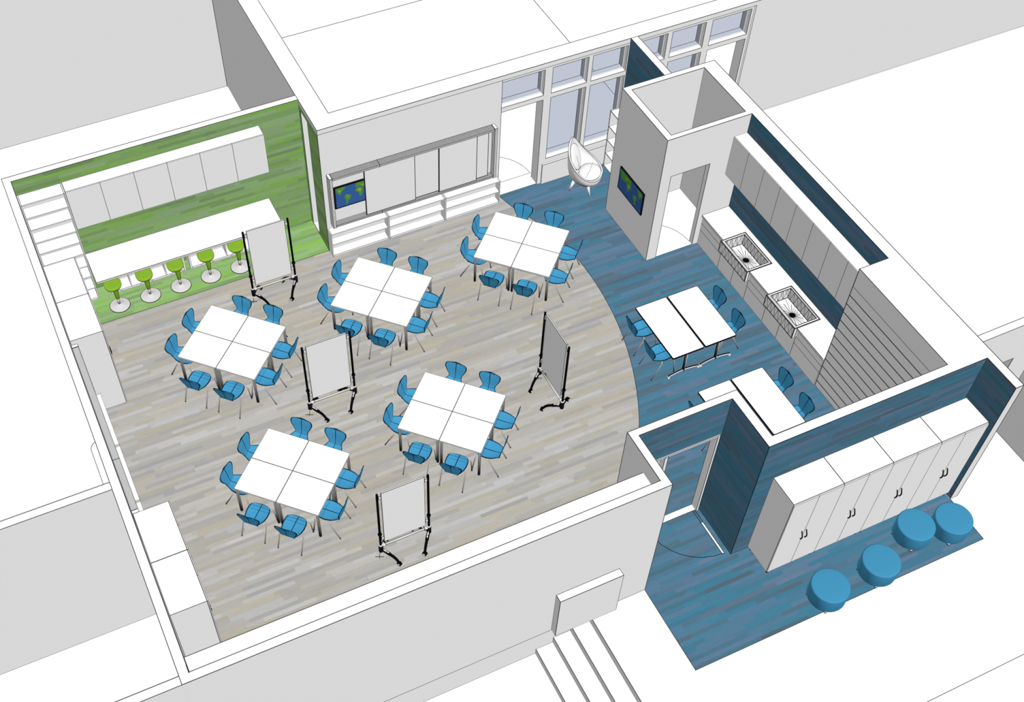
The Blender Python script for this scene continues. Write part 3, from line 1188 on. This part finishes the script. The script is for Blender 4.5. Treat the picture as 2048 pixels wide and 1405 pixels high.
def make_sink(y0, y1, label):
    x0, x1 = 12.60, 13.188
    t = thing('apron_sink', label, 'sink', ((x0 + x1) / 2, (y0 + y1) / 2, 0.56), 0, 'white apron sinks in the worktop')
    L = t.location
    zt, zb = 0.832, 0.565
    ix0, ix1, iy0, iy1 = x0 + 0.07, x1 - 0.045, y0 + 0.045, y1 - 0.045
    m = MB()
    # rim ring
    R = [(x0, ix0, y0, y1), (ix1, x1, y0, y1), (ix0, ix1, y0, iy0), (ix0, ix1, iy1, y1)]
    for a, b, c, d in R:
        m.box(a, b, c, d, zb - 0.005, zt, 'white', None)
    # dark edges
    for z in (zt,):
        m.path([(x0, y0, z), (x1, y0, z), (x1, y1, z), (x0, y1, z), (x0, y0, z)], 0.018, 'edge')
        m.path([(ix0, iy0, z), (ix1, iy0, z), (ix1, iy1, z), (ix0, iy1, z), (ix0, iy0, z)], 0.013, 'edge')
    m.line((x0 + 0.022, y0, zt), (x0 + 0.022, y1, zt), 0.007, 'edge')
    m.line((x0 + 0.05, y0, zt), (x0 + 0.05, y1, zt), 0.006, 'edge')
    m.line((x1 - 0.018, y0, zt), (x1 - 0.018, y1, zt), 0.006, 'edge')
    m.path([(x0, y1, zt), (x0, y1, zb), (x0, y0, zb), (x0, y0, zt)], 0.016, 'edge')
    m.line((x0 + 0.07, y0, zt), (x0 + 0.07, y0, zb), 0.013, 'edge')
    # faceting on the apron and inside walls
    n = 8
    for k in range(n):
        a, b = y0 + (y1 - y0) * k / n, y0 + (y1 - y0) * (k + 1) / n
        m.line((x0, a, zb), (x0, (a * .45 + b * .55), zt), 0.0072)
        m.line((x0, (a * .45 + b * .55), zt), (x0, b, zb), 0.0072)
        m.line((ix1, a, zb), (ix1, (a + b) / 2, zt), 0.0072)
        m.line((ix1, (a + b) / 2, zt), (ix1, b, zb), 0.0072)
    for k in range(4):
        a, b = ix0 + (ix1 - ix0) * k / 4, ix0 + (ix1 - ix0) * (k + 1) / 4
        m.line((a, iy1, zb), ((a + b) / 2, iy1, zt), 0.0072)
        m.line(((a + b) / 2, iy1, zt), (b, iy1, zb), 0.0072)
        m.line((a, iy1, zt), (b, iy1, zb), 0.006)
    m.line((ix1, iy1, zb), (ix1, iy1, zt), 0.016, 'edge')
    m.build('basin', t, L)
    m = MB()
    m.box(ix0, ix1, iy0, iy1, zb - 0.012, zb, 'white', None)
    m.path([(ix0, iy1, zb), (ix1, iy1, zb), (ix1, iy0, zb)], 0.022, 'edge')
    dx, dy = 12.95, (y0 + y1) / 2
    for k in range(26):
        a = 2 * PI * k / 26 + 0.07
        c, s = math.cos(a), math.sin(a)
        rr = min(((ix1 - dx) if c > 0 else (dx - ix0)) / max(abs(c), 1e-3), ((iy1 - dy) if s > 0 else (dy - iy0)) / max(abs(s), 1e-3)) * (0.97 if k % 2 else 0.72)
        m.line((dx + 0.05 * c, dy + 0.05 * s, zb), (dx + rr * c, dy + rr * s, zb), 0.007 if k % 2 else 0.011)
    fl = m.build('basin_floor', t, L)
    m = MB()
    m.lathe([(0.066, zb), (0.066, zb + 0.006), (0.06, zb + 0.008)], 'black', 24, (dx, dy, 0))
    m.build('drain', t, L)


make_sink(S1[0], S1[1], 'white apron sink farther from the slatted wall')
make_sink(S2[0], S2[1], 'white apron sink nearer the slatted wall')


# ---------------------------------------------------------------- tall cabinets with double doors
def cabinet(name, label, x0, x1, y0, y1, z0, z1, front, group, hz=(0.905, 1.155), hr=0.0125):
    """front: 'y-' or 'x+' side that carries the two doors"""
    t = thing(name, label, 'cabinet', ((x0 + x1) / 2, (y0 + y1) / 2, 0), 0, group)
    L = t.location
    D = 0.02
    m = MB()
    if front == 'y-':
        m.box(x0 + 0.0006, x1 - 0.0006, y0 + D, y1, z0, z1, 'white', 0.007)
    else:
        m.box(x0, x1 - D, y0 + 0.0006, y1 - 0.0006, z0, z1, 'white', 0.007)
    m.build('body', t, L)
    for k in range(2):
        m = MB()
        if front == 'y-':
            w = (x1 - x0) / 2
            a, b = x0 + w * k, x0 + w * (k + 1)
            m.box(a + 0.001, b - 0.001, y0, y0 + D - 0.0004, z0 + 0.025, z1 - 0.025, 'white', 0.0045)
        else:
            w = (y1 - y0) / 2
            a, b = y0 + w * k, y0 + w * (k + 1)
            m.box(x1 - D + 0.0004, x1, a + 0.001, b - 0.001, z0 + 0.025, z1 - 0.01, 'white', 0.0055)
        d = m.build('door', t, L)
        m = MB()
        pts = []
        for i in range(9):
            q = i / 8
            z = hz[0] + (hz[1] - hz[0]) * q
            off = (0.045 if k else -0.045) * (1.0 if front == 'y-' else 0.7)
            out = 0.012 + (0.030 if front == 'y-' else 0.016) * math.sin(PI * q)
            side = off + (0.018 * math.cos(PI * q))
            if front == 'y-':
                pts.append(((x0 + x1) / 2 + side, y0 - out, z))
            else:
                pts.append((x1 + out, (y0 + y1) / 2 + side, z))
        for e, q in ((0, 0), (-1, 8)):
            p = pts[e]
            pts = ([(p[0], y0 - 0.0005, p[2])] + pts if e == 0 else pts + [(p[0], y0 - 0.0005, p[2])]) if front == 'y-' else \
                  ([(x1 + 0.0005, p[1], p[2])] + pts if e == 0 else pts + [(x1 + 0.0005, p[1], p[2])])
        m.tube(pts, hr, 'handle', 8)
        m.build('handle', d, L)
    for sx in (0, 1):
        for sy in (0, 1):
            m = MB()
            px, py = (x0 + 0.05 if sx == 0 else x1 - 0.05), (y0 + 0.05 if sy == 0 else y1 - 0.05)
            m.lathe([(0.024, 0.0), (0.026, 0.01), (0.018, 0.02), (0.018, z0)], 'char', 12, (px, py, 0))
            m.build('foot', t, L)
    return t


cw = (13.396 - 9.475) / 4
for k, lab in enumerate(('white double-door locker cabinet farthest left, its grey side showing', 'second white double-door cabinet from the left of the locker row',
                         'third white double-door cabinet from the left of the locker row', 'white double-door cabinet at the end wall, behind two poufs')):
    cabinet('storage_cabinet', lab, 9.475 + cw * k, 9.475 + cw * (k + 1), 7.235, 7.83, 0.075, 2.215, 'y-', 'white cabinets along the blue wall')
LC = 'tall white cabinets along the left wall'
cabinet('storage_cabinet', 'tall white cabinet by the left wall beside the corner bookcase', -0.112, 0.495, 16.533, 17.53, 0.04, 2.12, 'x+', LC, hr=0.008)
cabinet('storage_cabinet', 'tall white cabinet by the left wall beyond the wall board, front side showing', -0.112, 0.495, 15.535, 16.532, 0.04, 2.12, 'x+', LC, hr=0.008)
cabinet('storage_cabinet', 'tall white cabinet by the left wall at the near end of its low shelves', -0.112, 0.495, 10.592, 11.584, 0.04, 2.12, 'x+', LC, hr=0.008)
cabinet('storage_cabinet', 'tall white cabinet in the front left corner, grey side facing the front', -0.112, 0.495, 9.60, 10.591, 0.04, 2.12, 'x+', LC, hr=0.008)


# ---------------------------------------------------------------- sliding wall boards
def wall_board(label, length, loc, rz, slides, joint):
    """local frame: x along the wall from 0 to length, wall at y = 0, front towards -y"""
    t = thing('sliding_board', label, 'whiteboard', loc, rz, 'sliding boards on the walls')
    D, zb, zt = 0.165, 0.775, 2.10

    def part(nm, f):
        m = MB()
        f(m)
        return m.build(nm, t)

    def rail(z0, z1):
        def f(m):
            m.box(0.07, length - 0.07, -D, 0, z0, z1, 'white', 0.009)
            for k in range(1, 8):
                y = -D + D * k / 8
                m.line((0.07, y, z1), (length - 0.07, y, z1), 0.0095, 'edge' if k % 2 else 'line')
            for q in (0.35, 0.7):
                m.line((0.07, -D, z0 + (z1 - z0) * q), (length - 0.07, -D, z0 + (z1 - z0) * q), 0.007, 'line')
            m.line((joint, -D, z0), (joint, -D, z1), 0.010, 'edge')
            m.line((joint, -D, z1), (joint, 0, z1), 0.010, 'edge')
        return f

    part('top_rail', rail(zt - 0.06, zt))
    part('bottom_rail', rail(zb, zb + 0.055))
    for a in (0.0, length - 0.07):
        def post(m, a=a):
            m.box(a, a + 0.07, -D - 0.004, 0, zb - 0.01, zt + 0.004, 'white', 0.010)
            for q in (0.3, 0.6):
                m.line((a + 0.07 * q, -D - 0.004, zb), (a + 0.07 * q, -D - 0.004, zt), 0.006, 'line')
                for xx in (a, a + 0.07):
                    m.line((xx, -D * q, zb), (xx, -D * q, zt), 0.008, 'line')
        part('frame_post', post)
    part('back_board', lambda m: m.box(0.07, length - 0.07, -0.030, -0.001, zb + 0.055, zt - 0.06, 'white', None))
    for a, b, y in slides:
        def sp(m):
            m.box(a, b, y - 0.016, y, zb + 0.057, zt - 0.062, 'white', 0.008)
            m.line((a, y - 0.018, zb + 0.05), (a, y - 0.018, zt - 0.06), 0.022, 'edge')
            m.line((a, y - 0.018, zb + 0.058), (b, y - 0.018, zb + 0.058), 0.009, 'edge')
            m.line((b, y - 0.018, zb + 0.05), (b, y - 0.018, zt - 0.06), 0.009, 'edge')
        part('sliding_panel', sp)
    return t


WB = wall_board('sliding whiteboard set on the back wall above three low shelves', 3.73, (5.575, 17.694, 0), 0.0,
                [(0.755, 1.865, -0.118), (2.405, 3.275, -0.118), (1.80, 2.47, -0.075), (3.22, 3.56, -0.075)], 1.09)
wall_board('sliding board set on the left wall above low shelves, seen from above', 3.86, (-0.119, 11.59, 0), PI / 2,
           [(0.30, 1.40, -0.118), (2.2, 3.3, -0.118)], 1.15)
# the left-wall unit stands with its front towards +x
ob = bpy.data.objects['sliding_board.001']
ob.rotation_euler = (0, 0, PI / 2)
ob.scale = (1, 0.68, 1)

# ---------------------------------------------------------------- low shelves under the boards
LG = 'low open shelves under the back wall board'
XS = (5.489, 6.785, 8.098, 9.408)
for k, lab in enumerate(('low white shelf unit below the map screen, leftmost of three', 'low white shelf unit in the middle below the back wall board',
                         'low white shelf unit beside the doorway, below the back wall board')):
    low_unit('low_shelf_unit', lab, XS[k] + 0.001, XS[k + 1] - 0.001, 17.495, 17.692, 0.645, LG, (0.335,))
YS = (11.60, 12.83, 14.14, 15.452)
LG2 = 'low open shelves along the left wall'
for k, lab in enumerate(('low white shelf unit on the left wall beside the near tall cabinets', 'middle low white shelf unit on the left wall under the board',
                         'low white shelf unit on the left wall beside the far tall cabinets')):
    w = YS[k + 1] - YS[k]
    th = low_unit('low_shelf_unit', lab, -w / 2 + 0.001, w / 2 - 0.001, -0.095, 0.095, 0.645, LG2, (0.335,))
    th.location = (-0.022, (YS[k] + YS[k + 1]) / 2, 0)
    th.rotation_euler = (0, 0, PI / 2)


# ---------------------------------------------------------------- map screens
def screen(label, w, h, loc, rz, mirror, x_crop):
    """local: picture in the xz plane, front towards -y, centred on x, bottom at z = 0"""
    t = thing('map_screen', label, 'screen', loc, rz)
    m = MB()
    m.box(-w / 2, w / 2, -0.034, 0.0, 0, h, 'bezel', None)
    m.build('casing', t)
    b = 0.03
    m = MB()
    m.box(-w / 2 + b, w / 2 - b, -0.0365, -0.0342, b, h - b, 'sea', None)
    s = m.build('display', t)
    s['label'] = 'blue display showing a green world map'
    # coastlines in 0..1 picture coordinates (x right, z up)
    LAND = {
        'land': [
            [(0.02, 1.0), (0.03, 0.80), (0.09, 0.70), (0.13, 0.62), (0.17, 0.66), (0.15, 0.73), (0.20, 0.78), (0.24, 0.86), (0.29, 0.93), (0.31, 1.0)],
            [(0.27, 0.56), (0.33, 0.58), (0.40, 0.52), (0.46, 0.46), (0.43, 0.34), (0.38, 0.26), (0.34, 0.14), (0.31, 0.04), (0.29, 0.10), (0.30, 0.28), (0.25, 0.42)],
            [(0.60, 0.70), (0.66, 0.76), (0.74, 0.74), (0.79, 0.66), (0.83, 0.58), (0.78, 0.50), (0.78, 0.38), (0.74, 0.26), (0.71, 0.28), (0.69, 0.44), (0.67, 0.54), (0.60, 0.56), (0.58, 0.64)],
            [(0.60, 0.80), (0.64, 0.90), (0.62, 1.0), (1.21, 1.0), (1.20, 0.80), (1.12, 0.62), (1.06, 0.58), (1.0, 0.68), (0.92, 0.62), (0.88, 0.72), (0.82, 0.66), (0.80, 0.74), (0.72, 0.80), (0.66, 0.78)],
            [(0.85, 0.44), (0.87, 0.46), (0.87, 0.38), (0.85, 0.36)],
        ],
        'land2': [
            [(0.10, 0.76), (0.16, 0.80), (0.14, 0.90), (0.08, 0.88)],
            [(0.32, 0.50), (0.37, 0.50), (0.36, 0.42), (0.33, 0.42)],
            [(0.64, 0.70), (0.74, 0.70), (0.77, 0.60), (0.72, 0.50), (0.66, 0.58)],
            [(0.74, 0.86), (0.92, 0.90), (0.90, 0.80), (0.82, 0.78)],
        ],
    }
    m = MB()
    for mat, polys in LAND.items():
        y = -0.0375 if mat == 'land' else -0.0385
        for poly in polys:
            pts = []
            for px, pz in poly:
                px = px * x_crop
                px = 1 - px if mirror else px
                pts.append((-w / 2 + b + px * (w - 2 * b), y, b + pz * (h - 2 * b)))
            if mirror:
                pts = pts[::-1]
            bmx = bmesh.new()
            vs = [bmx.verts.new(p) for p in pts]
            f = bmx.faces.new(vs)
            res = bmesh.ops.triangulate(bmx, faces=[f])
            for tri in bmx.faces:
                m.face([tuple(v.co) for v in tri.verts], mat)
            bmx.free()
    m.build('map_picture', s)
    return t


screen('map screen half hidden behind a sliding panel of the back wall board', 0.95, 0.575, (6.16, 17.660, 1.176), 0.0, False, 0.82)
screen('map screen hanging on the closet wall above the blue floor', 0.955, 0.58, (11.429, 15.525, 0.955), -PI / 2, True, 0.82)

# ---------------------------------------------------------------- bookcase at the partition
t = thing('open_bookcase', 'open white bookcase by the windows, partly hidden behind the closet', 'bookcase', (12.23, 17.0, 0))
for nm, b in [('side_panel', (12.072, 12.391, 17.60, 17.625, 0, 1.56)), ('side_panel', (12.072, 12.391, 16.42, 16.445, 0, 1.56)),
              ('top_panel', (12.072, 12.391, 16.445, 17.60, 1.535, 1.56)), ('bottom_panel', (12.072, 12.391, 16.445, 17.60, 0, 0.03)),
              ('back_panel', (12.383, 12.391, 16.445, 17.60, 0.03, 1.535))] + \
             [('shelf', (12.075, 12.383, 16.445, 17.60, z - 0.011, z + 0.011)) for z in (0.374, 0.747, 1.124)]:
    bx(nm, t, *b, edge=0.008)


# ---------------------------------------------------------------- poufs
def make_pouf():
    t = thing('pouf', 'x', 'pouf', group='round blue poufs by the lockers')
    m = MB()
    prof = [(0.318, 0.062), (0.331, 0.066), (0.335, 0.078), (0.335, 0.375)]
    for i in range(1, 7):
        a = i * PI / 2 / 6
        prof.append((0.310 + 0.025 * math.cos(a), 0.375 + 0.030 * math.sin(a)))
    prof += [(0.2, 0.410), (0.08, 0.412), (0.01, 0.412)]
    m.lathe(prof, 'pouf', 56, mats=['chairline', 'chairline'] + ['pouf'] * 20)
    m.build('cushion', t)
    for k in range(4):
        a = -PI / 2 - 0.62 + k * PI / 2
        m = MB()
        m.lathe([(0.026, 0.0), (0.030, 0.008), (0.028, 0.03), (0.020, 0.063)], 'chrome', 14, (0.300 * math.cos(a), 0.300 * math.sin(a), 0),
                mats=['chrome', 'edge', 'chrome'])
        m.build('foot', t)
    return t


p0 = make_pouf()
for k, ((x, y), lab) in enumerate((((10.158, 6.452), 'round blue pouf farthest left, at the edge of the blue floor'),
                                   ((11.238, 6.485), 'second round blue pouf from the left'),
                                   ((12.239, 6.82), 'round blue pouf closest to the locker doors'),
                                   ((12.923, 6.645), 'rightmost round blue pouf, near the end wall'))):
    if k == 0:
        p0.location, p0['label'] = (x, y, 0), lab
    else:
        dup(p0, (x, y, 0), 0, lab)

# ---------------------------------------------------------------- egg chair
t = thing('egg_chair', 'white egg-shaped lounge chair with pointed legs by the windows', 'chair', (11.31, 17.215, 0), math.radians(-135))
RIM = [(0.0, -0.37, 1.22, 0.0), (0.05, -0.365, 1.205, 0.10), (0.12, -0.35, 1.14, 0.195), (0.25, -0.29, 0.98, 0.305), (0.4, -0.16, 0.79, 0.375), (0.55, 0.0, 0.64, 0.405),
       (0.7, 0.16, 0.53, 0.390), (0.82, 0.28, 0.475, 0.325), (0.92, 0.37, 0.45, 0.21), (0.97, 0.40, 0.445, 0.12), (1.0, 0.41, 0.443, 0.0)]


def smooth(tab, t):
    """Catmull-Rom through the table rows"""
    k = 0
    while k < len(tab) - 2 and t > tab[k + 1][0]:
        k += 1
    a, b = tab[k], tab[k + 1]
    u = (t - a[0]) / (b[0] - a[0])
    out = []
    for c in range(1, len(a)):
        m0 = (b[c] - tab[max(0, k - 1)][c]) / (b[0] - tab[max(0, k - 1)][0]) * (b[0] - a[0])
        e = tab[min(len(tab) - 1, k + 2)]
        m1 = (e[c] - a[c]) / (e[0] - a[0]) * (b[0] - a[0])
        u2, u3 = u * u, u * u * u
        out.append((2 * u3 - 3 * u2 + 1) * a[c] + (u3 - 2 * u2 + u) * m0 + (3 * u2 - 2 * u3) * b[c] + (u3 - u2) * m1)
    return out


SS = [0.5 - 0.5 * math.cos(PI * i / 32) for i in range(33)]
rim = []
for s in SS:
    y, z, w = smooth(RIM, s)
    rim.append(Vector((max(w, 0.0), y, z)))
for s in SS[-2:0:-1]:
    y, z, w = smooth(RIM, s)
    rim.append(Vector((-max(w, 0.0), y, z)))
bot = Vector((0, -0.05, 0.20))
mid = Vector((0, 0.02, 0.43))
m = MB()
rows = []
for k in range(11):
    q = k / 10 * PI / 2
    row = []
    for p in rim:
        b = 1 + 0.04 * math.sin(2 * q)
        row.append(Vector((bot.x + (p.x - bot.x) * math.cos(q) ** 0.72 * b, bot.y + (p.y - bot.y) * math.cos(q) ** 0.72 * b, p.z + (bot.z - p.z) * math.sin(q))))
    rows.append(row)
m.grid(rows, 'white', closed=True, flip=True)
m.build('shell', t)
m = MB()
inner = [p + (Vector((0, 0.02, p.z)) - p).normalized() * 0.035 + Vector((0, 0, 0.004)) for p in rim]
m.grid([rim, inner], 'white', closed=True)
m.path([tuple(p) for p in rim] + [tuple(rim[0])], 0.010, 'line')
m.path([tuple(p) for p in inner] + [tuple(inner[0])], 0.008, 'line')
m.build('rim', t)
m = MB()
rows = []
for k in range(9):
    q = k / 8 * PI / 2
    rows.append([Vector((mid.x + (p.x - mid.x) * math.cos(q), mid.y + (p.y - mid.y) * math.cos(q), p.z + (mid.z - 0.05 - p.z) * math.sin(q))) for p in inner])
m.grid(rows, 'white', closed=True)
m.build('lining', t)
m = MB()
prof = [(0.02, 0.0), (0.27, 0.0), (0.292, 0.02), (0.292, 0.05), (0.27, 0.075), (0.18, 0.09), (0.02, 0.095)]
m.xf = Matrix.Translation((0, 0.135, 0.41)) @ Matrix.Diagonal((1.0, 0.84, 1.0, 1.0))
m.lathe(prof, 'white', 36)
m.path([(0.288 * math.cos(a), 0.288 * math.sin(a), 0.058) for a in [i * PI / 16 for i in range(33)]], 0.008, 'line')
m.path([(-0.26, -0.02, 0.081), (-0.13, -0.01, 0.096), (0, 0, 0.099), (0.13, -0.01, 0.096), (0.26, -0.02, 0.081)], 0.007, 'line')
m.build('seat_cushion', t)
m = MB()
m.xf = Matrix.Translation((0, -0.245, 0.78)) @ Matrix.Rotation(math.radians(-68), 4, 'X') @ Matrix.Diagonal((1.0, 1.25, 1.0, 1.0))
m.lathe([(0.02, -0.02), (0.22, -0.02), (0.25, 0.0), (0.25, 0.03), (0.22, 0.055), (0.12, 0.068), (0.02, 0.07)], 'white', 36)
m.path([(0.248 * math.cos(a), 0.248 * math.sin(a), 0.034) for a in [i * PI / 16 for i in range(33)]], 0.007, 'line')
m.path([(0.06, 0.20, 0.058), (0.05, 0.1, 0.069), (0.03, -0.02, 0.072)], 0.006, 'line')
m.build('back_cushion', t)
for sx, sy in ((1, 1), (1, -1), (-1, 1), (-1, -1)):
    m = MB()
    m.tube([(sx * 0.15, sy * 0.15, 0.275), (sx * 0.235, sy * 0.235, 0.0)], [0.042, 0.018], 'white', 10)
    m.path([(sx * 0.15 + 0.036, sy * 0.15, 0.26), (sx * 0.235 + 0.016, sy * 0.235, 0.0)], 0.007, 'line')
    m.build('leg', t)

# =========================================================== light, camera, render settings


def sun(name, direction, level):
    d = bpy.data.lights.new(name, 'SUN')
    d.energy = PI * level
    d.angle = 0.0
    d.use_shadow = False
    ob = bpy.data.objects.new(name, d)
    COL.objects.link(ob)
    ob.location = (5, 10, 12)
    ob.rotation_euler = Vector(direction).to_track_quat('-Z', 'Y').to_euler()
    return ob


def sun_vec(name, v):
    v = Vector(v)
    return sun(name, -v, v.length)


sun_vec('sun_key', (0.22, -0.695, 0.75))       # from the front right, high
sun_vec('sun_fill', (-0.325, 0.0, 0.285))       # from the left
sun_vec('sun_back', (0.15, 0.45, -0.30))        # weak, from behind and below

wd = bpy.data.worlds.new('world')
wd.use_nodes = True
wd.node_tree.nodes['Background'].inputs[0].default_value = (1, 1, 1, 1)
wd.node_tree.nodes['Background'].inputs[1].default_value = 0.0
SC.world = wd

F, PX, PY = 2454.66449, 906.567176, 805.060249
R = ((0.90585529, -0.42355636, 0.00511832), (-0.33341947, -0.72042917, -0.60812273), (0.26126164, 0.54916465, -0.79382652))
cd = bpy.data.cameras.new('camera')
cd.sensor_fit = 'HORIZONTAL'
cd.sensor_width = 36.0
cd.lens = F * 36.0 / 2048.0
cd.shift_x = (1024.0 - PX) / 2048.0
cd.shift_y = (PY - 702.5) / 2048.0
cd.clip_end = 500
cam = bpy.data.objects.new('camera', cd)
COL.objects.link(cam)
rt, dn, fw = (Vector(r) for r in R)
mat = Matrix((rt, -dn, -fw)).transposed().to_4x4()
mat.translation = Vector((0, 0, 18.7))
cam.matrix_world = mat
SC.camera = cam

vs = SC.view_settings
SC.display_settings.display_device = 'sRGB'
vs.view_transform = 'Standard'
vs.look = 'None'
vs.exposure = 0.0
vs.gamma = 1.0
vs.use_curve_mapping = False
SC.cycles.max_bounces = 0
SC.cycles.diffuse_bounces = 0
SC.cycles.glossy_bounces = 0
SC.cycles.transparent_max_bounces = 12
